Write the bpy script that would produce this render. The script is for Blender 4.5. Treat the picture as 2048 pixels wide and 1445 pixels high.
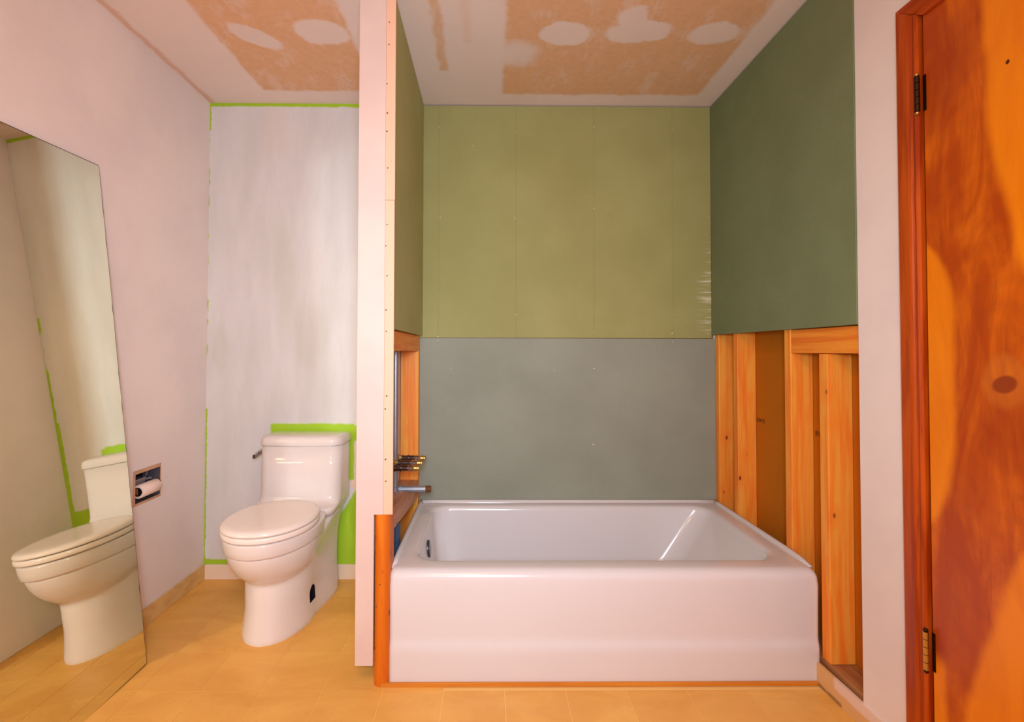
import bpy, bmesh, math, random
from mathutils import Vector, Matrix

random.seed(7)
S = bpy.context.scene
for o in list(bpy.data.objects):
    bpy.data.objects.remove(o)
COL = S.collection
R = math.radians

# ------------------------------------------------------------------ camera
F_PX = 951.44
cam_d = bpy.data.cameras.new('camera')
cam = bpy.data.objects.new('camera', cam_d)
COL.objects.link(cam)
cam_d.sensor_fit = 'HORIZONTAL'
cam_d.sensor_width = 36.0
cam_d.lens = F_PX / 2048 * 36.0
cam_d.shift_x = (1024 - 983.97) / 2048
cam_d.shift_y = (684.35 - 722.5) / 2048
cam_d.clip_start = 0.02
yaw, pitch, roll = 0.0079, 0.0205, 0.0022
fwd = Vector((math.sin(yaw) * math.cos(pitch), math.cos(yaw) * math.cos(pitch), math.sin(pitch)))
right0 = Vector((math.cos(yaw), -math.sin(yaw), 0))
up0 = right0.cross(fwd)
# roll: a world-vertical line leans a little in the picture
right = right0 * math.cos(roll) + up0 * math.sin(roll)
up = -right0 * math.sin(roll) + up0 * math.cos(roll)
M = Matrix((right, up, -fwd)).transposed().to_4x4()
M.translation = Vector((0, 0, 1.155))
cam.matrix_world = M
S.camera = cam

# ------------------------------------------------------------------ world, lamps, exposure
W = bpy.data.worlds.new('world')
S.world = W
W.use_nodes = True
W.node_tree.nodes['Background'].inputs[0].default_value = (1.0, 0.82, 0.66, 1)
W.node_tree.nodes['Background'].inputs[1].default_value = 0.0
S.view_settings.view_transform = 'Standard'
S.view_settings.look = 'None'
S.view_settings.exposure = 0.1
S.view_settings.gamma = 1.0
S.view_settings.use_curve_mapping = False
S.cycles.max_bounces = 6
S.cycles.diffuse_bounces = 4
S.cycles.glossy_bounces = 4
S.cycles.use_light_tree = False
S.cycles.use_guiding = True       # finds the flash light thrown back by the mirror
S.cycles.blur_glossy = 0.0
S.cycles.sample_clamp_indirect = 60.0


def area(name, loc, target, sx, sy, power, color):
    d = bpy.data.lights.new(name, 'AREA')
    d.shape = 'RECTANGLE'
    d.size, d.size_y = sx, sy
    d.energy = power
    d.color = color
    o = bpy.data.objects.new(name, d)
    COL.objects.link(o)
    o.location = loc
    o.rotation_euler = (Vector(target) - Vector(loc)).to_track_quat('-Z', 'Y').to_euler()
    return o


# camera flash just over the lens, cool against the lamps
fl = area('camera_flash', (0.0, -0.12, 1.29), (-0.15, 2.4, 1.20), 0.28, 0.28, 18.5, (0.78, 1.0, 1.30))
fl.data.spread = R(132)
# warm lamps over the wash basin, on the wall behind the camera
area('vanity_lamp', (-0.25, -1.1, 1.95), (-0.3, 2.0, 1.1), 0.9, 0.3, 7.5, (1.0, 0.90, 0.82))
area('ceiling_lamp', (-0.25, -0.1, 2.40), (-0.3, 0.1, 0.0), 0.4, 0.4, 16, (1.0, 0.60, 0.29))


# ------------------------------------------------------------------ material helpers
def rgb(r, g, b):
    def c(v):
        v /= 255.0
        return v / 12.92 if v <= 0.04045 else ((v + 0.055) / 1.055) ** 2.4
    return (c(r), c(g), c(b), 1.0)


class NT:
    """small helper for building node graphs"""
    def __init__(s, name):
        s.m = bpy.data.materials.new(name)
        s.m.use_nodes = True
        s.t = s.m.node_tree
        s.n = s.t.nodes
        s.b = s.n['Principled BSDF']
        s.tc = s.n.new('ShaderNodeTexCoord')
        s.obj = s.tc.outputs['Object']

    def new(s, t, **k):
        n = s.n.new(t)
        for a, v in k.items():
            setattr(n, a, v)
        return n

    def put(s, sock, v):
        if hasattr(v, 'is_linked') or isinstance(v, bpy.types.NodeSocket):
            s.t.links.new(v, sock)
        else:
            sock.default_value = v

    def math(s, op, a, b=0.0, c=None, clamp=False):
        n = s.new('ShaderNodeMath', operation=op, use_clamp=clamp)
        s.put(n.inputs[0], a)
        s.put(n.inputs[1], b)
        if c is not None:
            s.put(n.inputs[2], c)
        return n.outputs[0]

    def scale(s, v, sx, sy, sz, off=(0, 0, 0)):
        n = s.new('ShaderNodeMapping')
        s.put(n.inputs['Vector'], v)
        n.inputs['Scale'].default_value = (sx, sy, sz)
        n.inputs['Location'].default_value = off
        return n.outputs[0]

    def noise(s, v, sc, detail=3.0, rough=0.5, dist=0.0):
        n = s.new('ShaderNodeTexNoise')
        s.put(n.inputs['Vector'], v)
        n.inputs['Scale'].default_value = sc
        n.inputs['Detail'].default_value = detail
        n.inputs['Roughness'].default_value = rough
        n.inputs['Distortion'].default_value = dist
        return n.outputs['Fac']

    def mapr(s, v, a, b, c=0.0, d=1.0, smooth=True):
        n = s.new('ShaderNodeMapRange', interpolation_type='SMOOTHSTEP' if smooth else 'LINEAR')
        s.put(n.inputs[0], v)
        s.put(n.inputs[1], a)
        s.put(n.inputs[2], b)
        n.inputs[3].default_value = c
        n.inputs[4].default_value = d
        return n.outputs[0]

    def mix(s, f, a, b, blend='MIX'):
        n = s.new('ShaderNodeMix', data_type='RGBA', blend_type=blend)
        s.put(n.inputs[0], f)
        s.put(n.inputs[6], a)
        s.put(n.inputs[7], b)
        return n.outputs[2]

    def xyz(s, v=None):
        n = s.new('ShaderNodeSeparateXYZ')
        s.put(n.inputs[0], s.obj if v is None else v)
        return n.outputs

    def warp(s, amt, sc, detail=3.0):
        """object coordinates shaken by noise, for ragged edges"""
        n = s.new('ShaderNodeTexNoise')
        s.put(n.inputs['Vector'], s.obj)
        n.inputs['Scale'].default_value = sc
        n.inputs['Detail'].default_value = detail
        n.inputs['Roughness'].default_value = 0.65
        a = s.new('ShaderNodeVectorMath', operation='SUBTRACT')
        s.put(a.inputs[0], n.outputs['Color'])
        a.inputs[1].default_value = (0.5, 0.5, 0.5)
        b = s.new('ShaderNodeVectorMath', operation='SCALE')
        s.put(b.inputs[0], a.outputs[0])
        b.inputs['Scale'].default_value = amt
        c = s.new('ShaderNodeVectorMath', operation='ADD')
        s.put(c.inputs[0], s.obj)
        s.put(c.inputs[1], b.outputs[0])
        return c.outputs[0]

    def step(s, v, e, soft):
        return s.mapr(v, e - soft, e + soft)

    def box(s, a, b, a0, a1, b0, b1, soft=0.01):
        m = s.math('MULTIPLY', s.step(a, a0, soft), s.mapr(a, a1 - soft, a1 + soft, 1, 0))
        k = s.math('MULTIPLY', s.step(b, b0, soft), s.mapr(b, b1 - soft, b1 + soft, 1, 0))
        return s.math('MULTIPLY', m, k)

    def ell(s, a, b, ca, cb, ra, rb, soft=0.25, rot=0.0):
        da = s.math('SUBTRACT', a, ca)
        db = s.math('SUBTRACT', b, cb)
        if rot:
            c, n = math.cos(rot), math.sin(rot)
            ea = s.math('ADD', s.math('MULTIPLY', da, c), s.math('MULTIPLY', db, n))
            eb = s.math('SUBTRACT', s.math('MULTIPLY', db, c), s.math('MULTIPLY', da, n))
            da, db = ea, eb
        q = s.math('ADD', s.math('POWER', s.math('ABSOLUTE', s.math('DIVIDE', da, ra)), 2.0),
                   s.math('POWER', s.math('ABSOLUTE', s.math('DIVIDE', db, rb)), 2.0))
        return s.mapr(q, 1 - soft, 1 + soft, 1, 0)

    def mx(s, *v):
        r = v[0]
        for q in v[1:]:
            r = s.math('MAXIMUM', r, q)
        return r

    def bump(s, h, strength=0.2, dist=0.002):
        n = s.new('ShaderNodeBump')
        n.inputs['Strength'].default_value = strength
        n.inputs['Distance'].default_value = dist
        s.put(n.inputs['Height'], h)
        s.t.links.new(n.outputs[0], s.b.inputs['Normal'])

    def done(s, color=None, rough=0.6, metal=0.0, spec=0.5):
        if color is not None:
            s.put(s.b.inputs['Base Color'], color)
        s.put(s.b.inputs['Roughness'], rough)
        s.b.inputs['Metallic'].default_value = metal
        s.b.inputs['Specular IOR Level'].default_value = spec
        return s.m


def plain(name, c, rough=0.5, metal=0.0, spec=0.5, var=0.06, coat=0.0):
    k = NT(name)
    f = k.noise(k.obj, 9.0, 3)
    col = k.mix(f, [v * (1 - var) for v in c[:3]] + [1], [min(1, v * (1 + var)) for v in c[:3]] + [1])
    if coat:
        k.b.inputs['Coat Weight'].default_value = coat
        k.b.inputs['Coat Roughness'].default_value = 0.05
    return k.done(col, rough, metal, spec)


# ---- paint
def m_pink(name='pink_wall_paint', c=(240, 224, 214)):
    k = NT(name)
    f = k.noise(k.obj, 2.2, 4, 0.6)
    a, b = rgb(*c), rgb(c[0] - 8, c[1] - 8, c[2] - 6)
    col = k.mix(k.mapr(f, .35, .65), a, b)
    k.bump(k.noise(k.obj, 260, 2), 0.08, 0.001)
    return k.done(col, 0.62, spec=0.3)


PINK = m_pink()
CAPP = m_pink('white_end_paint', (224, 196, 180))
STRIPP = NT('peach_corner_strip')
_v = STRIPP.xyz()
_n = STRIPP.noise(STRIPP.scale(STRIPP.obj, 14, 14, 9), 6, 4, .7)
_c = STRIPP.mix(STRIPP.mapr(_n, .64, .74), rgb(236, 186, 152), rgb(206, 146, 108))
STRIPP = STRIPP.done(_c, 0.7, spec=.2)


def m_ceiling():
    k = NT('ceiling_primer_and_bare_paper')
    w = k.xyz(k.warp(0.07, 9, 5))
    w2 = k.xyz(k.warp(0.045, 14, 6))
    x, y = w2[0], w2[1]
    # bare brown paper fields with white filler dabs
    br1 = k.box(x, y, 0.065, 1.045, 0.3, 2.345, .012)
    br2 = k.box(x, y, -1.11, -0.56, 0.3, 2.325, .012)
    st = k.math('MULTIPLY', k.box(x, y, -0.222, -0.185, 0.6, 2.15, .012), 0.85)
    st2 = k.math('MULTIPLY', k.box(x, y, -0.105, -0.075, 0.6, 1.95, .015), 0.25)
    wx, wy = w[0], w[1]
    dab = k.mx(k.ell(wx, wy, .305, 1.895, .105, .068, .22),
               k.ell(wx, wy, .60, 1.88, .13, .068, .22, -.1), k.ell(wx, wy, .555, 1.80, .055, .07, .3),
               k.ell(wx, wy, .91, 1.89, .10, .065, .3),
               k.ell(wx, wy, -.955, 1.925, .105, .05, .3, .75), k.ell(wx, wy, -.675, 1.895, .105, .075, .25),
               k.ell(wx, wy, .11, 2.02, .1, .075, .9))
    scr = k.math('MULTIPLY', k.mapr(k.noise(k.scale(k.obj, 1, .5, 1), 11, 5, .75), .50, .68), .42)
    m = k.mx(br1, br2, st, st2)
    m = k.math('MULTIPLY', m, k.math('SUBTRACT', 1.0, k.math('MULTIPLY', dab, 0.93)))
    m = k.math('MULTIPLY', m, k.math('SUBTRACT', 1.0, scr))
    f = k.noise(k.obj, 3.0, 4)
    white = k.mix(f, rgb(244, 221, 205), rgb(229, 207, 194))
    brown = k.mix(k.noise(k.obj, 40, 4, .7), rgb(240, 190, 145), rgb(216, 164, 120))
    col = k.mix(m, white, brown)
    seam = k.math('MULTIPLY', k.box(x, y, -1.438, -1.412, -2, 2.449, .010), .55)
    col = k.mix(seam, col, rgb(214, 152, 108))
    k.bump(k.noise(k.obj, 220, 2), .12, .001)
    return k.done(col, 0.75, spec=.2)


def m_backwall():
    k = NT('primed_wall_over_green_paint')
    w = k.xyz(k.warp(0.02, 22, 4))
    w2 = k.xyz(k.warp(0.05, 8, 4))
    x, z = w[0], w[2]
    green = k.mx(k.box(x, z, -1.112, -.684, .5, .785, .006), k.box(x, z, -.70, -.664, .695, .778, .006),
                 k.math('MULTIPLY', k.box(x, z, -.98, -.4, -.1, .49, .006), k.mapr(k.math('SUBTRACT', z, k.math('MULTIPLY', x, 1.5)), 1.44, 1.47, 1, 0)), k.math('MULTIPLY', k.box(x, z, -.478, -.4, -.1, .95, .003), 1.0), k.math('MULTIPLY', k.box(x, z, -.468, -.4, .9, 1.5, .003), k.mapr(k.noise(k.obj, 5, 3), .42, .5)),
                 k.box(x, z, -2, -.4, 2.423, 2.6, .004), k.box(x, z, -2, -1.4345, -.1, .86, .002),
                 k.box(x, z, -2, -1.20, -.1, .098, .006), k.box(x, z, -2, -1.4365, 2.3, 2.6, .002),
                 k.math('MULTIPLY', k.box(x, z, -2, -1.4375, .9, 2.3, .002),
                        k.mapr(k.noise(k.scale(k.obj, 1, 1, 1), 9, 3), .5, .58)))
    brush = k.noise(k.scale(k.obj, 3.5, 1, .8), 2.4, 5, .6)
    fine = k.noise(k.scale(k.obj, 40, 1, 4), 4, 3, .6)
    base = k.mix(k.mapr(brush, .25, .75), rgb(214, 208, 200), rgb(227, 221, 215))
    base = k.mix(k.math('MULTIPLY', k.mapr(fine, .5, .8), .10), base, rgb(186, 180, 160))
    dark = k.mx(k.ell(w2[0], w2[2], -1.375, 1.16, .035, .12, .9), k.ell(w2[0], w2[2], -1.05, 1.50, .05, .3, .95),
                k.ell(w2[0], w2[2], -.93, 1.25, .10, .16, .95))
    base = k.mix(k.math('MULTIPLY', dark, .16), base, rgb(170, 164, 118))
    pale = k.box(w2[0], w2[2], -1.17, -1.03, 2.18, 2.42, .012)
    base = k.mix(k.math('MULTIPLY', pale, .35), base, rgb(228, 208, 194))
    blush = k.box(w[0], w[2], -.70, -.645, .46, .70, .008)
    base = k.mix(blush, base, rgb(240, 208, 184))
    gcol = k.mix(k.noise(k.obj, 6, 3), rgb(160, 196, 34), rgb(172, 208, 46))
    col = k.mix(green, base, gcol)
    k.bump(k.math('ADD', k.math('MULTIPLY', fine, .4), k.math('MULTIPLY', green, -.6)), .12, .0015)
    return k.done(col, 0.6, spec=.3)


def m_board(name, c, scuffs=False):
    """moisture resistant gypsum board"""
    k = NT(name)
    f = k.noise(k.scale(k.obj, 1, 1, 1), 2.6, 4, .55)
    a, b = rgb(*c), rgb(*[max(0, v - 9) for v in c])
    col = k.mix(k.mapr(f, .3, .7), a, b)
    fib = k.noise(k.scale(k.obj, 60, 60, 260), 1.0, 4, .8)
    col = k.mix(k.math('MULTIPLY', k.mapr(fib, .4, .8), .22), col, rgb(*[max(0, v - 34) for v in c]))
    w = k.xyz()
    if scuffs:
        sp = k.mapr(k.noise(k.scale(k.obj, 3, 1, 75), 1.0, 4, .7), .52, .62)
        ed = k.math('MULTIPLY', k.mapr(w[0], 1.06, 1.15), k.box(w[0], w[2], 1.0, 1.2, 1.28, 1.56, .05))
        sp2 = k.mapr(k.noise(k.scale(k.obj, 3, 1, 90, (3, 0, 5)), 1.0, 4, .7), .60, .66)
        ed2 = k.math('MULTIPLY', k.mapr(w[0], 1.11, 1.15), k.box(w[0], w[2], 1.0, 1.2, 1.5, 2.0, .05))
        dab = k.mapr(k.noise(k.scale(k.obj, 9, 9, 9, (2, 0, 1)), 4.0, 2), .74, .78)
        col = k.mix(k.math('MINIMUM', k.mx(k.math('MULTIPLY', sp, ed), k.math('MULTIPLY', sp2, ed2)), .75), col, rgb(222, 208, 176))
        # nailing lines show as faint vertical ridges
        for lx in (-.258, .142, .547, .956):
            col = k.mix(k.math('MULTIPLY', k.ell(w[0], w[2], lx, 1.7, .004, 9, .9), .10), col, rgb(96, 92, 60))
    k.bump(fib, .10, .001)
    return k.done(col, 0.72, spec=.22)


def m_wood(name, light, dark, knot, axis='Z', knots=1.0, rough=.5, fade=None):
    k = NT(name)
    oi = k.new('ShaderNodeObjectInfo')
    comb = k.new('ShaderNodeCombineXYZ')
    for i, mul in enumerate((17.0, 31.0, 23.0)):
        k.put(comb.inputs[i], k.math('MULTIPLY', oi.outputs['Random'], mul))
    add = k.new('ShaderNodeVectorMath', operation='ADD')
    k.put(add.inputs[0], k.obj)
    k.put(add.inputs[1], comb.outputs[0])
    v = add.outputs[0]
    s = {'Z': (22, 22, 1.3), 'Y': (22, 1.3, 22), 'X': (1.3, 22, 22)}[axis]
    g = k.noise(k.scale(v, *s), 1.6, 5, .6, .6)
    f = k.noise(k.scale(v, *[q * 5 for q in s]), 1.5, 3, .7)
    col = k.mix(k.mapr(g, .36, .66), light, dark)
    col = k.mix(k.math('MULTIPLY', k.mapr(f, .45, .8), .22), col, dark)
    if knots:
        ks = {'Z': (13, 13, 6.5), 'Y': (13, 6.5, 13), 'X': (6.5, 13, 13)}[axis]
        vo = k.new('ShaderNodeTexVoronoi', feature='F1')
        k.put(vo.inputs['Vector'], k.scale(v, *ks))
        vo.inputs['Scale'].default_value = 1.0
        d = vo.outputs['Distance']
        kn = k.math('MULTIPLY', k.mapr(d, .035, .10, 1, 0), knots)
        ring = k.math('MULTIPLY', k.mapr(d, .14, .42, 1, 0), .45 * knots)
        col = k.mix(ring, col, dark)
        col = k.mix(kn, col, knot)
    k.bump(f, .12, .001)
    return k.done(col, rough, spec=.35)


STUD = m_wood('pine_stud', rgb(247, 167, 62), rgb(246, 129, 34), rgb(120, 52, 22))
STUD_Y = m_wood('pine_blocking', rgb(247, 155, 51), rgb(232, 120, 33), rgb(120, 52, 22), 'Y')
BRACE = m_wood('dusty_pine_brace', rgb(206, 150, 108), rgb(184, 116, 68), rgb(112, 72, 50), 'Y')
POST = m_wood('stained_post', rgb(226, 124, 19), rgb(208, 100, 11), rgb(104, 48, 20))
CASING = m_wood('mahogany_stained_casing', rgb(195, 82, 12), rgb(151, 48, 5), rgb(80, 20, 4), knots=0, rough=.32)
CASING_H = m_wood('mahogany_stained_head', rgb(177, 67, 9), rgb(135, 40, 4), rgb(80, 20, 4), 'Y', knots=0, rough=.32)
FSTRIP = m_wood('golden_floor_strip', rgb(222, 142, 44), rgb(206, 122, 34), rgb(150, 80, 20), 'X', knots=0)
PLATE = m_wood('sole_plate_wood', rgb(178, 122, 74), rgb(150, 92, 48), rgb(90, 50, 26), 'Y', knots=.5)


def m_door():
    """rotary cut veneer: broad pale and red-brown figure"""
    k = NT('birch_veneer_door')
    w = k.xyz(k.warp(0.02, 5, 3))
    y, z = w[1], w[2]

    def curve(pts, z0, z1):
        c = k.new('ShaderNodeFloatCurve')
        c.inputs[0].default_value = 1.0
        k.put(c.inputs[1], k.mapr(z, z0, z1, 0, 1, False))
        cm = c.mapping
        pp = sorted([((q - z0) / (z1 - z0), (v - .7) / .7) for v, q in pts])
        cv = cm.curves[0]
        cv.points[0].location = pp[0]
        cv.points[-1].location = pp[-1]
        for p in pp[1:-1]:
            cv.points.new(*p)
        cm.update()
        return k.math('ADD', k.math('MULTIPLY', c.outputs[0], .7), .7)
    s = .014
    def less(v, e, soft=s):
        return k.mapr(k.math('SUBTRACT', v, e), -soft, soft, 1, 0)
    # pale field towards the latch side, upper half
    e1 = curve([(.70, 1.0), (.93, 1.25), (1.018, 1.343), (1.04, 1.455), (1.063, 1.571), (1.08, 1.659), (1.083, 1.806), (1.09, 1.96), (1.092, 2.1)], 1.0, 2.1)
    pale1 = k.math('MULTIPLY', less(y, e1), k.step(z, 1.18, .08))
    # pale tongue next to the hinge side
    e2 = curve([(1.30, .66), (1.233, .722), (1.203, .784), (1.178, .888), (1.17, 1.003), (1.171, 1.162), (1.168, 1.261), (1.188, 1.355), (1.229, 1.425), (1.30, 1.48)], .66, 1.48)
    pale2 = k.math('MULTIPLY', k.mapr(k.math('SUBTRACT', y, e2), -s, s), k.box(z, z, .67, 1.47, .67, 1.47, .01))
    # pale field low on the latch side
    e3 = curve([(1.168, .0), (1.161, .261), (1.144, .344), (1.119, .439), (1.076, .569), (1.054, .655), (1.02, .727), (.85, .9)], 0.0, .9)
    pale3 = k.math('MULTIPLY', less(y, e3), k.mapr(z, .86, .9, 1, 0))
    pale4 = k.math('MULTIPLY', k.step(y, 1.207, s), k.mapr(z, .34, .40, 1, 0))
    pale = k.mx(pale1, pale2, pale3, pale4)
    # figure inside the dark band
    ring = k.noise(k.scale(k.obj, 1, 5.5, 1.5), 2.0, 4, .55, 1.2)
    wv = k.new('ShaderNodeTexWave', wave_type='RINGS', rings_direction='SPHERICAL')
    k.put(wv.inputs['Vector'], k.scale(k.warp(.10, 4, 3), 0, 1, .55, (0, -1.06, -1.085 * .55)))
    wv.inputs['Scale'].default_value = 11
    wv.inputs['Distortion'].default_value = 2.0
    wv.inputs['Detail'].default_value = 3
    fine = k.noise(k.scale(k.obj, 1, 70, 6), 1.4, 4, .7, .8)
    dk = k.mix(k.mapr(ring, .32, .64), rgb(219, 107, 8), rgb(179, 68, 3))
    dk = k.mix(k.math('MULTIPLY', k.mapr(wv.outputs['Fac'], .3, .9), .08), dk, rgb(138, 54, 12))
    dk = k.mix(k.math('MULTIPLY', k.mapr(fine, .45, .75), .35), dk, rgb(150, 62, 14))
    red = k.mx(k.ell(y, z, 1.215, 1.86, .08, .14, .95), k.ell(y, z, 1.235, .38, .03, .07, .9), k.ell(y, z, 1.0, .98, .11, .10, .95), k.ell(y, z, 1.15, 1.9, .05, .10, .95))
    dk = k.mix(k.math('MULTIPLY', red, .55), dk, rgb(150, 44, 6))
    pl = k.mix(k.mapr(ring, .3, .7), rgb(243, 139, 8), rgb(232, 125, 5))
    pl = k.mix(k.math('MULTIPLY', k.mapr(fine, .5, .8), .15), pl, rgb(190, 96, 20))
    col = k.mix(pale, dk, pl)
    ko = k.ell(y, z, 1.058, 1.083, .027, .019, .35, -.35)
    kr = k.ell(y, z, 1.058, 1.09, .048, .062, .35)
    col = k.mix(k.math('MULTIPLY', kr, .35), col, rgb(214, 124, 40))
    col = k.mix(ko, col, rgb(150, 62, 18))
    col = k.mix(k.ell(y, z, 1.035, 1.805, .004, .005, .4), col, rgb(70, 24, 6))
    return k.done(col, 0.34, spec=.45)


def m_floor(tilebase):
    k = NT('golden_vinyl_tile' if tilebase else 'vinyl_grout_line')
    if not tilebase:
        return k.done(rgb(244, 202, 122), .5, spec=.4)
    oi = k.new('ShaderNodeObjectInfo')
    g = k.new('ShaderNodeNewGeometry')
    f = k.noise(k.scale(g.outputs['Position'], 1.0, 2.2, 1), 3.2, 5, .6, .8)
    col = k.mix(k.mapr(f, .3, .7), rgb(240, 185, 93), rgb(225, 164, 76))
    s = k.noise(k.scale(g.outputs['Position'], 2, 5, 1), 6, 4, .7, 2.0)
    col = k.mix(k.math('MULTIPLY', k.mapr(s, .55, .75), .30), col, rgb(244, 200, 116))
    col = k.mix(k.math('MULTIPLY', oi.outputs['Random'], .28), col, rgb(219, 153, 68))
    return k.done(col, .46, spec=.4)


TILE, GROUT = m_floor(True), m_floor(False)
CERAMIC = plain('glazed_vitreous_china', rgb(227, 214, 205), .07, 0, .5, .005)
SEATPL = plain('white_seat_plastic', rgb(242, 226, 214), .12, 0, .5, .005)
ENAMEL = plain('white_tub_enamel', rgb(222, 214, 209), .16, 0, .5, .008)
CHROME = plain('worn_chrome', (.62, .60, .58, 1), .16, 1.0)
STEEL = plain('galvanized_pipe', (.36, .38, .42, 1), .42, .75, .5, .35)
BLUEPIPE = plain('blue_grey_drain_pipe', rgb(66, 88, 112), .38, .3, .5, .35)
BRASS = plain('aged_brass', (.62, .42, .13, 1), .34, 1.0, .5, .25)
RUST = plain('rusty_pipe_thread', rgb(112, 70, 34), .7, .3, .3, .3)
DARKHINGE = plain('dark_bronze', rgb(58, 36, 20), .4, .8, .5, .3)
BASEP = plain('cream_baseboard_paint', rgb(244, 216, 186), .55, 0, .3, .05)
PAPER = plain('toilet_tissue', rgb(248, 222, 206), .9, 0, .1, .03)
CORE = plain('brown_card_core', rgb(70, 44, 26), .9, 0, .1, .1)
BLACKISH = plain('cavity_shade', rgb(20, 16, 20), .8, 0, .2, .1)  # near-black, puts the shade of a hollow into the colour
BACKING = NT('brown_board_backing')
_f = BACKING.noise(BACKING.obj, 3.0, 4)
_c = BACKING.mix(_f, rgb(202, 116, 20), rgb(176, 102, 14))
_sp = BACKING.mapr(BACKING.noise(BACKING.obj, 45, 2), .78, .80)
BACKING = BACKING.done(BACKING.mix(_sp, _c, rgb(210, 176, 130)), .85, spec=.15)
MIRROR = NT('silvered_mirror').done((.79, .78, .61, 1), 0.0, 1.0)
MIRBACK = plain('mirror_backing_paint', rgb(46, 30, 20), .6)
INK = plain('black_print', rgb(30, 22, 14), .8, 0, .2)
SCREW = plain('filler_dab', rgb(232, 222, 200), .8, 0, .2)
NAIL = plain('dull_nail', rgb(110, 84, 66), .6, .4)
STEELBOX = plain('recess_steel', rgb(150, 140, 146), .35, .7, .5, .2)
GREEN_UP = m_board('olive_green_board', (166, 160, 100), True)
GREEN_LOW = m_board('grey_green_board', (154, 155, 134))
GREEN_R = m_board('grey_olive_board', (126, 136, 98))
GREEN_L = m_board('olive_green_board_end', (184, 182, 122))


# ------------------------------------------------------------------ mesh helpers
def link(name, bm, mat, parent=None, smooth=False, local=False, mats=None):
    if parent is not None and not local:
        base, q = Vector((0, 0, 0)), parent
        while q is not None:
            base += q.location
            q = q.parent
        bmesh.ops.translate(bm, vec=-base, verts=bm.verts)
    bmesh.ops.recalc_face_normals(bm, faces=bm.faces)
    me = bpy.data.meshes.new(name)
    bm.to_mesh(me)
    bm.free()
    for m in (mats or [mat]):
        me.materials.append(m)
    if smooth:
        for p in me.polygons:
            p.use_smooth = True
    o = bpy.data.objects.new(name, me)
    COL.objects.link(o)
    if parent is not None:
        o.parent = parent
    return o


def box(bm, x0, x1, y0, y1, z0, z1, bev=0.0, seg=2):
    r = bmesh.ops.create_cube(bm, size=1.0)
    v = r['verts']
    bmesh.ops.scale(bm, vec=(x1 - x0, y1 - y0, z1 - z0), verts=v)
    bmesh.ops.translate(bm, vec=((x0 + x1) / 2, (y0 + y1) / 2, (z0 + z1) / 2), verts=v)
    if bev:
        e = list({e for q in v for e in q.link_edges})
        bmesh.ops.bevel(bm, geom=e, offset=bev, segments=seg, affect='EDGES', profile=.5)


def B(*a, **k):
    bm = bmesh.new()
    box(bm, *a, **k)
    return bm


def tube(bm, p0, p1, r0, r1=None, n=16, cap=True):
    p0, p1 = Vector(p0), Vector(p1)
    d = (p1 - p0)
    q = d.to_track_quat('Z', 'Y').to_matrix().to_4x4()
    q.translation = (p0 + p1) / 2
    bmesh.ops.create_cone(bm, cap_ends=cap, segments=n, radius1=r0, radius2=r0 if r1 is None else r1, depth=d.length, matrix=q)


def lathe(bm, p0, axis, prof, n=24):
    """prof: (distance along the axis, radius)"""
    ax = Vector(axis).normalized()
    q = ax.to_track_quat('Z', 'Y').to_matrix()
    rings = []
    for t, r in prof:
        rings.append([bm.verts.new(Vector(p0) + q @ Vector((r * math.cos(2 * math.pi * i / n), r * math.sin(2 * math.pi * i / n), t))) for i in range(n)])
    for a, b in zip(rings, rings[1:]):
        for i in range(n):
            bm.faces.new((a[i], a[(i + 1) % n], b[(i + 1) % n], b[i]))
    for r in (rings[0], rings[-1]):
        if prof[rings.index(r)][1] > 1e-6:
            bm.faces.new(r)


def loft(bm, loops, cap0=True, cap1=True, mat=0):
    rings = [[bm.verts.new(p) for p in L] for L in loops]
    n = len(rings[0])
    for a, b in zip(rings, rings[1:]):
        for i in range(n):
            f = bm.faces.new((a[i], a[(i + 1) % n], b[(i + 1) % n], b[i]))
            f.material_index = mat
    if cap0:
        bm.faces.new(rings[0])
    if cap1:
        bm.faces.new(rings[-1])
    return rings


def prism(bm, pts, axis, a, b):
    """pts in the two other axes, extruded along axis ('X','Y','Z') from a to b"""
    def P(p, t):
        return {'X': (t, p[0], p[1]), 'Y': (p[0], t, p[1]), 'Z': (p[0], p[1], t)}[axis]
    loft(bm, [[P(p, a) for p in pts], [P(p, b) for p in pts]])


def thing(name, label, cat, loc, group=None, rot=None):
    o = bpy.data.objects.new(name, None)
    o.empty_display_size = .1
    COL.objects.link(o)
    o.location = loc
    if rot:
        o.rotation_euler = rot
    o['label'], o['category'] = label, cat
    if group:
        o['group'] = group
    return o


def struct(name, bm, mat, **k):
    o = link(name, bm, mat, **k)
    o['kind'] = 'structure'
    return o


def lab(o, s):
    o['label'] = s
    return o


XW, YB, HC = -1.4418, 2.449, 2.44
XRU, XR, XLU, XL = 1.1545, 1.170, -0.3373, -0.350

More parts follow.
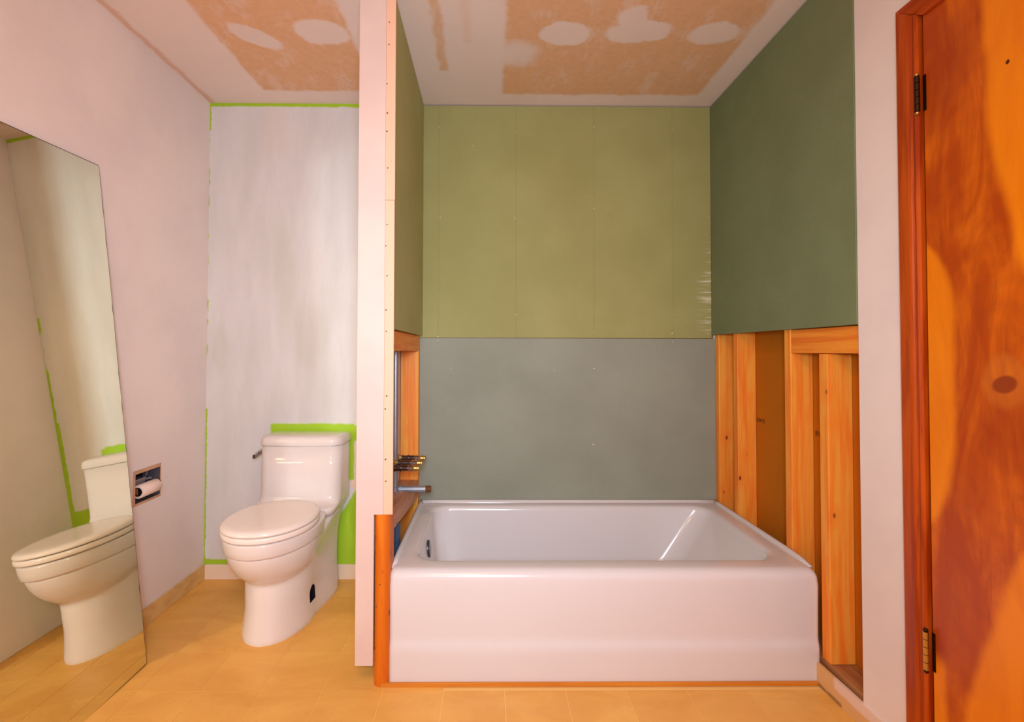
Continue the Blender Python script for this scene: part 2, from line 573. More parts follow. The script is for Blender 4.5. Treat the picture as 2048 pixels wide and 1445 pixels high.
# ------------------------------------------------------------------ room shell
floor = struct('floor', B(-1.6, 1.6, -1.35, 2.6, -0.10, -0.0015), GROUT)
P = 0.2075
GX0, GY0 = -0.979, 1.645
bm = bmesh.new()
g = .0013
box(bm, g, P - g, g, P - g, -.0014, 0)
tile_me = None
ix0, ix1, iy0, iy1 = -3, 10, -5, 3
for iy in range(iy0, iy1 + 1):
    for ix in range(ix0, ix1 + 1):
        x, y = GX0 + ix * P, GY0 + iy * P
        xa, xb, ya, yb = x, x + P, y, y + P
        if xb < XW or xa > 1.15 or ya > YB:
            continue
        if xa > -.34 and ya > 1.64:
            continue                       # under the tub
        if xa < XW or yb > YB:
            tb = B(max(xa, XW) + g, xb - g, ya + g, min(yb, YB) - g, -.0014, 0)
            bmesh.ops.translate(tb, vec=(-x, -y, 0), verts=tb.verts)
            t = link('floor_tile', tb, TILE)
        else:
            if tile_me is None:
                t = link('floor_tile', bm, TILE)
                tile_me = t.data
            else:
                t = bpy.data.objects.new('floor_tile', tile_me)
                COL.objects.link(t)
        t.location = (x, y, 0)
        t.parent = floor

struct('ceiling', B(-1.6, 1.6, -1.35, 2.6, HC, HC + .1), m_ceiling())

# left wall with the cut-out for the recessed paper holder
HY0, HY1, HZ0, HZ1 = 1.962, 2.116, 0.524, 0.652
bm = bmesh.new()
box(bm, XW - .12, XW, -1.35, HY0, 0, HC)
box(bm, XW - .12, XW, HY1, 2.6, 0, HC)
box(bm, XW - .12, XW, HY0, HY1, 0, HZ0)
box(bm, XW - .12, XW, HY0, HY1, HZ1, HC)
wl = struct('wall_left', bm, PINK)

bm = bmesh.new()
box(bm, -1.6, 1.6, YB + .013, YB + .12, 0, HC)
box(bm, XW, -.456, YB, YB + .013, 0, HC)
wb = struct('wall_back', bm, m_backwall())
lab(link('drywall_panel', B(-.352, 1.1545, YB, YB + .0125, 1.2265, 2.4345, bev=.0012), GREEN_UP, wb), 'upper olive green moisture board')
lab(link('gap_shade_sheet', B(-.352, 1.17, YB + .0127, YB + .0129, .3, 2.4395), PLATE, wb), 'brown sheet added as shade in the gaps behind the boards')  # thin dark sheet added so the gaps round the boards read as shadow
lab(link('drywall_panel', B(-.352, 1.183, YB, YB + .0125, .36, 1.2245, bev=.0012), GREEN_LOW, wb), 'lower grey green moisture board')
bm = bmesh.new()
for (x, z) in [(-.258, 2.322), (.142, 2.304), (.548, 2.327), (.958, 2.314), (-.081, 2.224), (.137, 1.846), (.955, 1.348), (.143, 1.346), (.546, 1.256),
               (1.135, 1.25), (-.258, 1.213), (.952, 1.208), (-.26, 1.232), (.95, 1.252), (-.19, 1.07), (.34, 1.06), (.546, 1.07), (.54, .68), (-.25, 1.85), (.547, 1.9)]:
    r = random.uniform(.0016, .0034)
    tube(bm, (x, YB - .0007, z), (x, YB + .002, z), r, n=8)
o = link('filler_dabs', bm, SCREW, wb)
o['kind'] = 'stuff'

struct('wall_front', B(-1.6, 1.6, -1.35, -1.22, 0, HC), PINK)

# right wall: far framing bay, pink strip, door opening, rest
wr = struct('wall_right', B(1.160, 1.262, -1.35, .44, 0, HC), PINK)
bm = bmesh.new()
prism(bm, [(1.160, 1.3), (1.158, 1.478), (1.262, 1.478), (1.262, 1.3)], 'Z', 0, HC)
lab(link('wall_strip', bm, PINK, wr), 'pink painted wall strip beside the door')
link('wall_over_door', B(1.160, 1.262, .44, 1.3, 2.07, HC), PINK, wr)
bk = lab(link('backing_panel', B(1.258, 1.275, 1.478, 2.462, 0, HC), BACKING, wr), 'brown back face of the next room board')
lab(link('drywall_panel', B(XRU, XR, 1.4795, YB - .0005, 1.243, 2.434, bev=.0012), GREEN_R, wr), 'grey olive moisture board over the open studs')
for (ya, yb, zt) in ((2.407, 2.445, 2.43), (2.226, 2.264, 2.43), (1.833, 1.873, 2.43), (1.634, 1.677, 1.150)):
    link('stud', B(XR + .0005, 1.257, ya, yb, .089, zt, bev=.003), STUD, wr)
lab(link('blocking_board', B(XR + .001, XR + .039, 1.4795, 1.832, 1.1515, 1.241, bev=.003), STUD_Y, wr), 'short horizontal pine block at the panel edge')
link('sole_plate', B(XR + .001, 1.257, 1.4795, 2.445, .002, .088, bev=.003), PLATE, wr)
# faint print on the brown backing
for txt, loc, sz, sy in (('A1 50410', (1.2572, 2.262, .832), .026, 1.0), ('● 81', (1.2572, 1.858, .836), .028, 1.0)):
    cu = bpy.data.curves.new('print', 'FONT')
    cu.body = txt
    cu.size = sz
    to = bpy.data.objects.new('print_tmp', cu)
    COL.objects.link(to)
    bpy.context.view_layer.update()
    me = bpy.data.meshes.new_from_object(to.evaluated_get(bpy.context.evaluated_depsgraph_get()))
    bpy.data.objects.remove(to)
    me.materials.append(INK)
    po = bpy.data.objects.new('printed_mark', me)
    COL.objects.link(po)
    po.parent = bk
    # reads along -Y on a face that looks towards -X
    po.matrix_local = Matrix(((0, 0, -1, loc[0]), (-1, 0, 0, loc[1]), (0, 1, 0, loc[2]), (0, 0, 0, 1)))

# partition between toilet and tub
wp = struct('wall_partition', B(-.443, -.405, 1.87, 2.447, .001, .04), PLATE)
wp['label'] = 'open stud partition between toilet and tub'
bm = bmesh.new()
prism(bm, [(1.6725, .076), (1.86, .076), (1.86, .001), (2.4485, .001), (2.4485, HC), (1.6725, HC)], 'X', -.456, -.4435)
lab(link('drywall_panel', bm, PINK, wp), 'painted board on the toilet side')
bm = bmesh.new()
prism(bm, [(-.456, .074), (-.3945, .074), (-.3945, .59), (-.3625, .59), (-.3625, HC), (-.456, HC)], 'Y', 1.6605, 1.672)
lab(link('end_cap', bm, CAPP, wp), 'white painted board on the wall end with a notched foot')
bm = bmesh.new()
box(bm, -.3620, -.3300, 1.6618, 1.672, .590, 1.6860)
box(bm, -.3620, -.3292, 1.6615, 1.672, 1.6875, HC)
strip = lab(link('corner_strip', bm, STRIPP, wp), 'peach corner strip with nail holes')
bm = bmesh.new()
for z in (2.32, 2.24, 2.10, 1.995, 1.93, 1.80, 1.60, 1.525, 1.42, 1.30, 1.225, 1.0, .955, .78, .705):
    x = -.3575 + random.uniform(-.002, .006)
    tube(bm, (x, 1.6608, z), (x, 1.664, z), random.uniform(.0022, .0034), n=10)
o = link('nail_heads', bm, NAIL, strip)
o['kind'] = 'stuff'
lab(link('drywall_panel', B(XL + .0005, XLU, 1.6727, YB - .0005, 1.236, 2.437, bev=.0012), GREEN_L, wp), 'olive moisture board over the tub tap bay')
link('stud', B(-.441, -.3455, 1.6730, 1.7105, .60, 2.43, bev=.002), STUD, wp)
link('stud', B(-.441, -.3505, 2.4045, 2.4430, .045, 2.43, bev=.003), STUD, wp)
link('header_board', B(-.390, -.3505, 1.7115, 2.404, 1.157, 1.2345, bev=.003), STUD_Y, wp)
bm = bmesh.new()
prism(bm, [(1.712, .502), (2.403, .424), (2.403, .512), (1.712, .584)], 'X', -.439, -.3505)
lab(link('brace_board', bm, BRACE, wp), 'dusty brace board, a little tilted')
# rounded end post below the notch
pts = [(-.3945, 1.75)] + [(-.3945 + .0265 - .0265 * math.cos(math.pi * i / 10), 1.684 - .0225 * math.sin(math.pi * i / 10)) for i in range(11)] + [(-.3415, 1.75)]
bm = bmesh.new()
prism(bm, pts, 'Z', .0005, .589)
post = lab(link('end_post', bm, POST, wp), 'orange stained end post with a rounded front')
bm = bmesh.new()
for x, z in ((-.388, .51), (-.388, .455), (-.385, .27), (-.387, .13), (-.372, .35)):
    ys = 1.684 - .0225 * math.sqrt(max(0, 1 - ((x + .368) / .0265) ** 2))
    tube(bm, (x, ys - .0006, z), (x, ys + .02, z), .0026, n=8)
o = link('nail_heads', bm, NAIL, post)
o['kind'] = 'stuff'

# baseboards and floor strip
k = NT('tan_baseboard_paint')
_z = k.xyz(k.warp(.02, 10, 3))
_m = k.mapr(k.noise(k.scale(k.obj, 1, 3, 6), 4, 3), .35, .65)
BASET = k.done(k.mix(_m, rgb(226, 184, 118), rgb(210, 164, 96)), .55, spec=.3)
k = NT('tan_baseboard_with_pink_smear')
_z = k.xyz(k.warp(.02, 10, 3))
_m = k.math('MULTIPLY', k.mapr(_z[2], .036, .048), k.mapr(_z[1], 1.585, 1.60, 1, 0))
_g = k.box(_z[1], _z[2], 1.56, 1.70, -.01, .012, .005)
_c = k.mix(_m, rgb(226, 178, 116), rgb(236, 206, 184))
BASER = k.done(k.mix(k.math('MULTIPLY', _g, .7), _c, rgb(120, 84, 50)), .55, spec=.3)
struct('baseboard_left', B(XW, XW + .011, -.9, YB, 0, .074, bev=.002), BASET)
struct('baseboard_back', B(XW + .011, -.457, YB - .011, YB, 0, .074, bev=.002), BASEP)
bm = bmesh.new()
prism(bm, [(1.147, 1.672), (1.157, 1.672), (1.168, 1.318), (1.155, 1.318)], 'Z', 0, .074)
struct('baseboard_right', bm, BASER)
struct('trim_2', B(-.368, 1.146, 1.6605, 1.6705, 0, .0125, bev=.001), FSTRIP)['label'] = 'thin golden wood strip along the foot of the tub'

# door, casing and hinges
door = struct('door_1', B(1.156, 1.194, .46, 1.2415, .008, 2.062, bev=.0015), m_door())
tr = struct('trim_1', B(1.166, 1.262, 1.245, 1.2995, 0, 2.07), CASING)


def casing_prof(s0, sgn):
    """casing section in (across, X): flat with a bead at the inner edge"""
    q = [(0, 1.1615), (0, 1.146), (.004, 1.1435), (.036, 1.1425), (.042, 1.1445), (.044, 1.148), (.047, 1.1495), (.052, 1.1455), (.058, 1.1435), (.062, 1.146), (.064, 1.150), (.064, 1.1615)]
    return [(s0 + sgn * a, x) for a, x in q]


bm = bmesh.new()
pr = casing_prof(1.313, -1)
loft(bm, [[(x, y, 0) for y, x in pr], [(x, y, 2.062 + .05 * (y - 1.25) / .063) for y, x in pr]])
lab(link('casing_side', bm, CASING, tr), 'upright casing board on the hinge side')
bm = bmesh.new()
pr = casing_prof(2.1135, -1)
loft(bm, [[(x, 1.2505 + .063 * (z - 2.0635) / .05, z) for z, x in pr], [(x, .40, z) for z, x in pr]])
lab(link('casing_head', bm, CASING_H, tr), 'casing board over the door')
for z0, z1, mb in ((1.797, 1.893, DARKHINGE), (.329, .428, BRASS)):
    bm = bmesh.new()
    n = 5
    for i in range(n):
        a, b = z0 + (z1 - z0) * i / n, z0 + (z1 - z0) * (i + 1) / n
        tube(bm, (1.1425, 1.2465, a + .0008), (1.1425, 1.2465, b - .0008), .0062, n=14)
    h = link('hinge', bm, mb, door, smooth=False)
    bm = bmesh.new()
    lathe(bm, (1.1425, 1.2465, z1), (0, 0, 1), [(0, .004), (.002, .0055), (.005, .0055), (.008, .003), (.009, 0.0001)], 12)
    lathe(bm, (1.1425, 1.2465, z0), (0, 0, -1), [(0, .004), (.002, .0055), (.005, .0055), (.008, .003), (.009, 0.0001)], 12)
    link('hinge_pin', bm, BRASS if mb is DARKHINGE else DARKHINGE, h)
    link('hinge_leaf', B(1.1548, 1.1565, 1.2335, 1.2425, z0, z1, bev=.0006), DARKHINGE, h)

# ------------------------------------------------------------------ bathtub
TX0, TX1, TY0, TY1 = -.3444, 1.1675, 1.6715, 2.4475
tub = thing('bathtub', 'white enamel alcove bathtub with smooth front apron between open stud walls', 'bathtub', ((TX0 + TX1) / 2, 2.05, 0))


def rrect(x0, x1, y0, y1, r, z, n=14, rb=None):
    """rounded rectangle, counter-clockwise from the front left; r: front radii (left,right), rb: rear"""
    rl, rr = r if isinstance(r, tuple) else (r, r)
    bl, br = rb if isinstance(rb, tuple) else ((rb, rb) if rb is not None else (rl, rr))
    out = []

    def arc(cx, cy, rad, a0):
        for i in range(n + 1):
            a = R(a0 + 90 * i / n)
            out.append((cx + rad * math.cos(a), cy + rad * math.sin(a), z))
    arc(x0 + rl, y0 + rl, rl, 180)
    for i in range(1, 24):
        out.append((x0 + rl + (x1 - rr - x0 - rl) * i / 24, y0, z))
    arc(x1 - rr, y0 + rr, rr, 270)
    for i in range(1, 12):
        out.append((x1, y0 + rr + (y1 - br - y0 - rr) * i / 12, z))
    arc(x1 - br, y1 - br, br, 0)
    for i in range(1, 24):
        out.append((x1 - br + (x0 + bl - x1 + br) * i / 24, y1, z))
    arc(x0 + bl, y1 - bl, bl, 90)
    for i in range(1, 12):
        out.append((x0, y1 - bl + (y0 + rl - y1 + bl) * i / 12, z))
    return out


def apron(y, z, r=.018):
    """the middle of the apron is set back a little, its two ends are not"""
    L = rrect(TX0, TX1, TY0, TY1, r, z, rb=.004)
    res = []
    for (px, py, pz) in L:
        if py < TY0 + .03:
            u = min(1, max(0, (px - TX0 - .045) / .05)) * min(1, max(0, (TX1 - .03 - px) / .05))
            u = u * u * (3 - 2 * u)
            py = py + y * (.55 + .45 * u)
        res.append((px, py, pz))
    return res


loops = [apron(0, .001), apron(0, .02), apron(.0, .10), apron(.0005, .118), apron(.004, .130), apron(.009, .140), apron(.0115, .150), apron(.012, .165), apron(.010, .25), apron(.007, .335)]
# top front roll
for i in range(0, 9):
    a = R(90 * i / 8)
    rr_ = .034
    z = .388 - rr_ + rr_ * math.sin(a)
    dy = .007 + rr_ * (1 - math.cos(a))
    ex = .010 * (1 - math.cos(a))
    loops.append(rrect(TX0 + ex, TX1 - .022 * (1 - math.cos(a)), TY0 + dy, TY1, .020, z, rb=.004))
IX0, IX1, IY0, IY1 = -.272, 1.085, 1.768, 2.385
loops.append(rrect(IX0 - .03, IX1 + .03, IY0 - .022, IY1 + .018, .10, .3888, rb=.09))
loops.append(rrect(IX0 - .014, IX1 + .016, IY0 - .010, IY1 + .010, .095, .3875, rb=.085))
for i in range(1, 9):
    a = R(84 * i / 8)
    d = .022 * math.sin(a)
    loops.append(rrect(IX0 - .014 + d, IX1 + .016 - d * 1.25, IY0 - .010 + d, IY1 + .010 - d, .095, .3875 - .026 * (1 - math.cos(a)), rb=.085))
for t in (.12, .25, .4, .55, .7, .82):
    loops.append(rrect(IX0 + .008 + .035 * t, IX1 - .012 - .23 * t, IY0 + .012 + .045 * t, IY1 - .012 - .05 * t, .092, .363 - .295 * t, rb=.088))
bx0, bx1, by0, by1 = IX0 + .04, IX1 - .215, IY0 + .052, IY1 - .056
for i in range(0, 7):
    a = R(90 * i / 6)
    loops.append(rrect(bx0 + .05 * math.sin(a) * 1.0, bx1 - .06 * math.sin(a), by0 + .05 * math.sin(a), by1 - .05 * math.sin(a), .092 - .02 * math.sin(a), .115 - .05 * (1 - math.cos(a)), rb=.088 - .02 * math.sin(a)))
bm = bmesh.new()
loft(bm, loops, cap0=False, cap1=True)
basin = link('basin', bm, ENAMEL, tub, smooth=True)
lab(basin, 'white enamel tub body with apron and rolled rim')
# raised tiling lip on the three wall sides
bm = bmesh.new()


def lip(pa, pb, inward, h=.0115, w=.016, taper=False):
    pa, pb, n = Vector(pa), Vector(pb), Vector(inward)
    loopsl = []
    k = 14
    for i in range(k + 1):
        t = i / k
        c = pa.lerp(pb, t)
        hh = h
        if taper:
            u = min(1, t / .10)
            hh = -.003 + (h + .003) * (u * u * (3 - 2 * u))
        prof = [(0, -.006), (0, hh), (w * .45, hh), (w * .75, hh * .8), (w, hh * .25), (w * 1.25, -.004)]
        loopsl.append([tuple(c + n * a + Vector((0, 0, b))) for a, b in prof])
    loft(bm, loopsl)


lip((TX1 - .0005, 1.715, .388), (TX1 - .0005, TY1 - .001, .388), (-1, 0, 0), taper=True)
lip((TX0 + .0005, 1.715, .388), (TX0 + .0005, TY1 - .001, .388), (1, 0, 0), taper=True)
lip((TX0, TY1 - .0005, .388), (TX1, TY1 - .0005, .388), (0, -1, 0))
link('tiling_lip', bm, ENAMEL, tub, smooth=True)
bm = bmesh.new()
lathe(bm, (-.2590, 2.083, .300), (1, 0, .10), [(0, .036), (.006, .036), (.0085, .034), (.010, .028), (.0102, .0001)], 28)
lab(link('overflow_plate', bm, plain('dark_chrome_plate', (.10, .11, .14, 1), .25, 1.0), tub, smooth=True), 'dark chrome overflow plate')
bm = bmesh.new()
lathe(bm, (-.05, 2.075, .0655), (0, 0, 1), [(0, .032), (.003, .031), (.004, .024), (.002, .020), (.002, .0001)], 24)
lab(link('drain', bm, CHROME, tub, smooth=True), 'chrome drain ring')
bm = bmesh.new()
tube(bm, (-.371, 1.93, .10), (-.371, 1.93, .440), .019, n=18)
tube(bm, (-.371, 1.93, .440), (-.371, 1.93, .468), .0195, n=18)
lab(link('drain_pipe', bm, BLUEPIPE, tub, smooth=False), 'blue grey overflow pipe behind the tub end')

# ------------------------------------------------------------------ unfinished tub tap
tap = thing('tub_faucet', 'unfinished tub faucet with three brass-tipped chrome valves and a bare pipe spout on open studs', 'faucet', (-.40, 2.1, .55))
VZ = .662
for i, y in enumerate((2.025, 2.118, 2.215)):
    bm = bmesh.new()
    lathe(bm, (-.415, y, VZ), (1, 0, 0), [(.018, .008), (.018, .0145), (.024, .0145), (.024, .0125), (.044, .0125), (.044, .0145), (.050, .0145), (.050, .0125), (.075, .0125), (.075, .0105), (.08, .0105), (.08, .0001)], 10)
    v = link('valve', bm, plain('brown_chrome_valve', (.20, .15, .13, 1), .18, 1.0, .5, .5), tap)
    bm = bmesh.new()
    lathe(bm, (-.338, y, VZ), (1, 0, 0), [(0, .0125), (.003, .0135), (.020, .0135), (.023, .0105), (.023, .0001)], 18)
    lab(link('chrome_sleeve', bm, CHROME, v), 'bright chrome sleeve')
    bm = bmesh.new()
    lathe(bm, (-.3155, y, VZ), (1, 0, 0), [(0, .0105), (.003, .0115), (.016, .0115), (.018, .0105), (.025, .0105), (.0275, .008), (.0275, .0001)], 14)
    lab(link('brass_stem', bm, BRASS, v), 'brass valve stem')
    bm = bmesh.new()
    lathe(bm, (-.432, y, VZ), (1, 0, 0), [(0, .012), (0, .0165), (.020, .0165), (.022, .0135), (.036, .0135), (.036, .001)], 8)
    lab(link('brass_union', bm, BRASS, v), 'brass union nut')
bm = bmesh.new()
tube(bm, (-.4215, 2.03, VZ), (-.4215, 2.22, VZ), .0105)
lab(link('manifold_pipe', bm, BRASS, tap, smooth=False), 'brass manifold pipe')
bm = bmesh.new()
tube(bm, (-.404, 2.085, .685), (-.404, 2.085, 1.30), .0115)
link('riser_pipe', bm, STEEL, tap)
bm = bmesh.new()
tube(bm, (-.404, 2.085, .565), (-.404, 2.085, .645), .0125)
tube(bm, (-.418, 2.105, .56), (-.418, 2.105, .64), .0125)
lathe(bm, (-.404, 2.085, .53), (0, 0, 1), [(0, .012), (.002, .019), (.016, .019), (.018, .0165), (.036, .0165), (.038, .0125)], 16)
link('drop_pipe', bm, STEEL, tap)
bm = bmesh.new()
lathe(bm, (-.404, 2.098, .553), (1, 0, 0), [(0, .016), (.022, .016), (.022, .0185), (.03, .0185), (.03, .0142), (.132, .0142), (.132, .001)], 18)
sp = lab(link('spout_pipe', bm, STEEL, tap), 'bare galvanized spout pipe')
bm = bmesh.new()
lathe(bm, (-.2715, 2.098, .553), (1, 0, 0), [(0, .014), (.002, .0153), (.005, .0141), (.008, .0153), (.011, .0141), (.014, .0153), (.018, .0142), (.022, .0142), (.022, .0115), (.012, .0115), (.012, .0001)], 18)
lab(link('pipe_thread', bm, RUST, sp), 'rusty threaded tip')

# ------------------------------------------------------------------ toilet (built in its own frame: x across, y towards the room is negative)
toilet = thing('toilet', 'white one-piece toilet with closed lid in the alcove by the half green wall', 'toilet', (-.890, 2.4355, 0), rot=(0, 0, -R(.6)))
NF, NS, NB = 40, 12, 13


def dshape(d0, dm, d1, wb, w, z, rc=.03, ex=2.0):
    """plan outline: d0 at the wall, front rounded up to d1, half width wb at the wall, w at dm"""
    pts = []
    # right side from the wall to dm
    for i in range(NS):
        t = i / NS
        s_ = t * t * (3 - 2 * t)
        pts.append((wb + (w - wb) * s_, d0 + rc + (dm - d0 - rc) * t))
    for i in range(NF + 1):
        a = math.pi / 2 - math.pi * i / NF
        sx = math.copysign(abs(math.sin(a)) ** (2 / ex), math.sin(a))
        cy_ = abs(math.cos(a)) ** (2 / ex)
        pts.append((w * sx, dm + (d1 - dm) * cy_))
    for i in range(NS - 1, -1, -1):
        t = i / NS
        s_ = t * t * (3 - 2 * t)
        pts.append((-(wb + (w - wb) * s_), d0 + rc + (dm - d0 - rc) * t))
    for i in range(1, 7):
        a = R(90 * i / 7)
        pts.append((-(wb - rc + rc * math.cos(a)), d0 + rc - rc * math.sin(a)))
    pts.append((-(wb - rc), d0))
    pts.append((0, d0))
    pts.append((wb - rc, d0))
    for i in range(1, 7):
        a = R(90 * (7 - i) / 7)
        pts.append((wb - rc + rc * math.cos(a), d0 + rc - rc * math.sin(a)))
    return [(x, -d, z) for x, d in pts]


body = [(.0, .075, .33, .550, .168, .140), (.004, .074, .33, .552, .169, .141), (.02, .074, .33, .547, .168, .138), (.06, .073, .33, .540, .166, .133), (.11, .072, .33, .533, .162, .129), (.16, .068, .33, .530, .160, .132),
        (.205, .062, .32, .528, .158, .135), (.25, .054, .32, .522, .157, .142), (.29, .046, .32, .505, .158, .152), (.325, .038, .31, .48, .160, .162), (.355, .031, .29, .45, .165, .170), (.380, .026, .25, .40, .171, .176), (.397, .022, .20, .33, .176, .178)]
loops = [dshape(d0, dm, d1, wb_, w_, z) for z, d0, dm, d1, wb_, w_ in body]


def oval(b, f, w, z, ex=2.1, n=72):
    c, r = (b + f) / 2, (f - b) / 2
    out = []
    for i in range(n):
        a = 2 * math.pi * i / n
        ca, sa = math.cos(a), math.sin(a)
        d = c + r * math.copysign(abs(sa) ** (2 / ex), sa)
        x = w * math.copysign(abs(ca) ** (2 / ex), ca)
        x *= 1 + .05 * (c - d) / r          # a touch wider towards the wall
        out.append((x, -d, z))
    return out


bm = bmesh.new()
loft(bm, loops)
bmesh.ops.recalc_face_normals(bm, faces=bm.faces)
under = [(.212, .30, .505, .080), (.232, .26, .535, .112), (.252, .22, .560, .136), (.275, .20, .585, .152), (.30, .185, .605, .162), (.325, .172, .621, .168), (.35, .162, .631, .172), (.376, .158, .637, .174)]
loft(bm, [oval(b_, f_, w_, z) for z, b_, f_, w_ in under])
bowl = link('pedestal', bm, CERAMIC, toilet, smooth=True, local=True)
mod = bowl.modifiers.new('grow', 'REMESH')
mod.mode, mod.voxel_size = 'VOXEL', .0055
mod = bowl.modifiers.new('soften', 'SMOOTH')
mod.factor, mod.iterations = .5, 34
bpy.context.view_layer.update()
me = bpy.data.meshes.new_from_object(bowl.evaluated_get(bpy.context.evaluated_depsgraph_get()))
bowl.modifiers.clear()
bowl.data = me
me.materials.clear()
me.materials.append(CERAMIC)
me.materials.append(BLACKISH)
for v_ in me.vertices:                  # flat foot on the floor
    v_.co.z = max(v_.co.z, 0.0) if v_.co.z > .006 else 0.0
lab(bowl, 'skirted white china pedestal')
bm = bmesh.new()
ov = [(.360, .166, .628, .168), (.3725, .160, .636, .1735), (.3745, .156, .644, .1785), (.378, .155, .6465, .180), (.40, .153, .650, .182), (.421, .152, .652, .183), (.4265, .153, .651, .1825), (.4295, .156, .647, .179), (.4297, .2, .60, .14), (.4297, .3, .5, .05)]
loft(bm, [oval(b_, f_, w_, z) for z, b_, f_, w_ in ov])
lab(link('bowl_rim', bm, CERAMIC, toilet, smooth=True, local=True), 'thick rim band of the white china bowl')
# arched bolt access hole in the right flank, walls painted dark as shade
bm = bmesh.new()
arch = [(-.360, .070), (-.306, .070), (-.306, .105)] + [(-.333 + .027 * math.cos(R(18 * i)), .105 + .034 * math.sin(R(18 * i))) for i in range(1, 10)] + [(-.360, .105)]
prism(bm, arch, 'X', .085, .25)
cut = link('cut_tmp', bm, BLACKISH)
cut.data.materials.clear()
cut.data.materials.append(BLACKISH)
cut.parent = toilet
mod = bowl.modifiers.new('cut', 'BOOLEAN')
mod.operation, mod.object, mod.solver = 'DIFFERENCE', cut, 'EXACT'
try:
    mod.material_mode = 'TRANSFER'
except Exception:
    pass
bpy.context.view_layer.update()
me = bpy.data.meshes.new_from_object(bowl.evaluated_get(bpy.context.evaluated_depsgraph_get()))
bowl.modifiers.clear()
bowl.data = me
bpy.data.objects.remove(cut)
for p in me.polygons:
    p.use_smooth = True
_ed = bowl.modifiers.new('edges', 'EDGE_SPLIT')
_ed.split_angle = R(38)


def tankloop(x, d0, d1, z, rf=.055, rb=.012, bulge=.006):
    L = []
    n = 8
    def arc(cx, cy, r, a0):
        for i in range(n + 1):
            a = R(a0 + 90 * i / n)
            L.append((cx + r * math.cos(a), cy + r * math.sin(a)))
    arc(x - rb, d0 + rb, rb, -90)          # rear right
    arc(x - rf, d1 - rf, rf, 0)            # front right
    for i in range(1, 12):
        t = i / 12
        L.append((x - rf - 2 * (x - rf) * t, d1 + bulge * math.sin(math.pi * t)))
    arc(-x + rf, d1 - rf, rf, 90)
    arc(-x + rb, d0 + rb, rb, 180)
    for i in range(1, 8):
        L.append((-x + rb + 2 * (x - rb) * i / 8, d0))
    return [(a, -b, z) for a, b in L]


bm = bmesh.new()
tk = [(.398, .170, .030, .235, .05), (.401, .176, .024, .244, .05), (.412, .181, .018, .252, .05), (.424, .1865, .013, .256, .05), (.433, .1895, .012, .252, .05), (.4385, .1905, .012, .243, .05), (.4405, .191, .012, .230, .05), (.443, .191, .012, .216, .05), (.450, .191, .012, .203, .05), (.462, .191, .012, .194, .05), (.48, .1912, .012, .189, .055), (.52, .1915, .012, .186, .055), (.60, .192, .012, .182, .055), (.705, .1925, .012, .178, .055)]
loft(bm, [tankloop(x, d0, d1, z, rf) for z, x, d0, d1, rf in tk])
lab(link('tank', bm, CERAMIC, toilet, smooth=True, local=True), 'white china tank')
bm = bmesh.new()
tk = [(.7065, .186, .014, .172), (.7085, .195, .007, .1815), (.712, .1965, .006, .1835), (.730, .196, .006, .183), (.7405, .1935, .007, .180), (.7475, .188, .011, .174), (.7515, .179, .02, .163), (.753, .160, .035, .140)]
loft(bm, [tankloop(x, d0, d1, z, .055) for z, x, d0, d1 in tk])
lab(link('tank_lid', bm, CERAMIC, toilet, smooth=True, local=True), 'white tank lid')


def lidloops(tab):
    return [oval(.240 + i_, .654 - o_, .181 - o_ * .85, z, 2.12) for z, i_, o_ in tab]


bm = bmesh.new()
loft(bm, lidloops([(.4335, .006, .010), (.4345, .002, .003), (.439, 0, .001), (.449, 0, .001), (.4535, .002, .003), (.455, .006, .009)]))
lab(link('seat', bm, SEATPL, toilet, smooth=True, local=True), 'white seat ring')
bm = bmesh.new()
loft(bm, lidloops([(.4580, .006, .010), (.4590, .002, .003), (.4635, 0, 0), (.469, .001, .002), (.4745, .004, .008), (.4775, .010, .018), (.4792, .022, .034), (.4802, .06, .07), (.4805, .12, .12), (.4806, .18, .165)]))
lab(link('seat_lid', bm, SEATPL, toilet, smooth=True, local=True), 'closed white seat lid')
for x in (-.075, .075):
    link('lid_hinge', B(x - .022, x + .022, -.262, -.228, .430, .464, bev=.006), SEATPL, toilet, local=True)
bm = bmesh.new()
lathe(bm, (-.188, -.105, .668), (-1, 0, 0), [(0, .014), (.010, .014), (.013, .011), (.020, .009), (.024, .0001)], 18)
loft(bm, [[(-.207 + .006 * a - .006, -.098 - t * .075, .668 - t * .012 + b * (.011 - .002 * t)) for a, b in ((1, 1), (-1, 1), (-1, -1), (1, -1))] for t in (0, .5, 1.0)])
lab(link('flush_lever', bm, CHROME, toilet, local=True), 'chrome flush lever on the tank side')

# ------------------------------------------------------------------ leaning mirror
P0 = Vector((-1.255, 1.785, .006))
T0 = Vector((-1.430, 1.742, 1.833))
upv = T0 - P0
H = upv.length
u = upv.normalized()
v = Vector((-.004, -1, 0))
v = (v - u * v.dot(u)).normalized()
n = v.cross(u).normalized()
if n.x < 0:
    n = -n
mir = thing('mirror', 'tall frameless mirror leaning against the pink wall beside the toilet', 'mirror', P0)
Wd = .80


def slab(off0, off1, inset, chips=False):
    bm = bmesh.new()
    pts = []
    K = 60
    rc = .006
    outl = [(0 + inset, 0 + inset), (Wd - inset, 0 + inset), (Wd - inset, H - inset), (rc + inset, H - inset), (inset, H - rc - inset)]
    outl2 = outl + [(inset + (random.uniform(0, .0022) if chips and random.random() < .35 else 0), (H - rc) * (1 - i / K) + inset) for i in range(1, K)]
    loft(bm, [[tuple(v * a + u * b + n * off) for a, b in outl2] for off in (off0, off1)])
    bmesh.ops.translate(bm, vec=P0, verts=bm.verts)
    return bm


lab(link('mirror_glass', slab(.0008, -.0004, 0.0, True), MIRROR, mir), 'silvered glass')
lab(link('mirror_backing', slab(-.0006, -.0066, -.0030), MIRBACK, mir), 'dark backing edge')

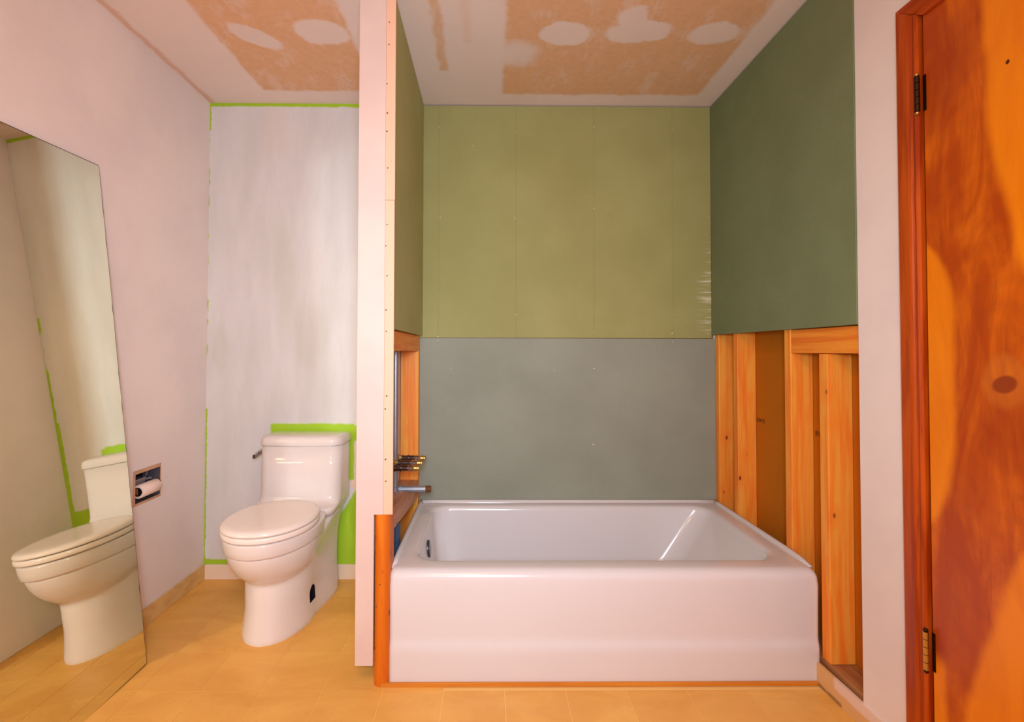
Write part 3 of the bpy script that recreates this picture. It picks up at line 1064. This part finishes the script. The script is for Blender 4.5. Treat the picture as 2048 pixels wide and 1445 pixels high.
# ------------------------------------------------------------------ paper holder and roll
hold = thing('paper_holder', 'open recessed paper holder box set in the pink wall without its cover', 'holder', (XW, (HY0 + HY1) / 2, HZ0))
bm = bmesh.new()
t = .003
bx = XW - .075
box(bm, bx, XW + .001, HY0 + .0005, HY0 + t, HZ0 + .0005, HZ1 - .0005)
box(bm, bx, XW + .001, HY1 - t, HY1 - .0005, HZ0 + .0005, HZ1 - .0005)
box(bm, bx, XW + .001, HY0 + t, HY1 - t, HZ0 + .0005, HZ0 + t)
box(bm, bx, XW + .001, HY0 + t, HY1 - t, HZ1 - t, HZ1 - .0005)
link('box_sides', bm, STEELBOX, hold)
link('box_back', B(bx - .002, bx, HY0 + .001, HY1 - .001, HZ0 + .001, HZ1 - .001), BLACKISH, hold)
bm = bmesh.new()
ring = [(HY0 - .007, HZ0 - .007), (HY1 + .004, HZ0 - .007), (HY1 + .004, HZ1 + .011), (HY0 - .007, HZ1 + .011)]
inner = [(HY0 + .004, HZ0 + .004), (HY1 - .004, HZ0 + .004), (HY1 - .004, HZ1 - .004), (HY0 + .004, HZ1 - .004)]
a0 = [bm.verts.new((XW + .0008, *p)) for p in ring]
a1 = [bm.verts.new((XW + .0022, *p)) for p in inner]
for i in range(4):
    bm.faces.new((a0[i], a0[(i + 1) % 4], a1[(i + 1) % 4], a1[i]))
lab(link('plaster_edge', bm, plain('torn_plaster_edge', rgb(206, 160, 124), .8, 0, .2, .35), hold), 'torn plaster rim')
bm = bmesh.new()
box(bm, XW - .06, XW - .02, 1.985, 2.055, .592, .618, bev=.003)
tube(bm, (XW - .065, 2.075, .535), (XW - .03, 2.08, .64), .004, n=10)
tube(bm, (XW - .05, 2.06, .60), (XW - .02, 2.09, .605), .006, n=10)
link('inner_bracket', bm, STEELBOX, hold)
ARM = plain('worn_brass_arm', rgb(150, 112, 84), .35, .8)
for y in (HY0 + .006, HY1 - .010):
    link('roller_arm', B(XW - .045, XW + .010, y, y + .003, .566, .590, bev=.001), ARM, hold)
bm = bmesh.new()
tube(bm, (XW + .002, HY0 + .009, .575), (XW + .002, HY1 - .011, .575), .0055, n=14)
link('spindle', bm, BRASS, hold)
roll_ = thing('toilet_roll', 'thin nearly used up white toilet roll on the recessed wall holder', 'toilet roll', (XW + .002, 2.035, .575))
bm = bmesh.new()
ya, yb, ro, ri = 1.979, 2.087, .0275, .0185
lathe(bm, (XW + .002, ya, .5735), (0, 1, 0), [(0, ri), (0, ro - .002), (.002, ro), (yb - ya - .002, ro), (yb - ya, ro - .002), (yb - ya, ri)], 36)
bmesh.ops.delete(bm, geom=[f for f in bm.faces if len(f.verts) > 4], context='FACES')
link('tissue', bm, PAPER, roll_, smooth=True)
bm = bmesh.new()
lathe(bm, (XW + .002, ya + .0005, .5735), (0, 1, 0), [(0, ri - .001), (0, ri), (yb - ya - .001, ri), (yb - ya - .001, ri - .001), (0, ri - .001)], 36)
bmesh.ops.delete(bm, geom=[f for f in bm.faces if len(f.verts) > 4], context='FACES')
link('core', bm, CORE, roll_, smooth=True)


bpy.context.view_layer.update()
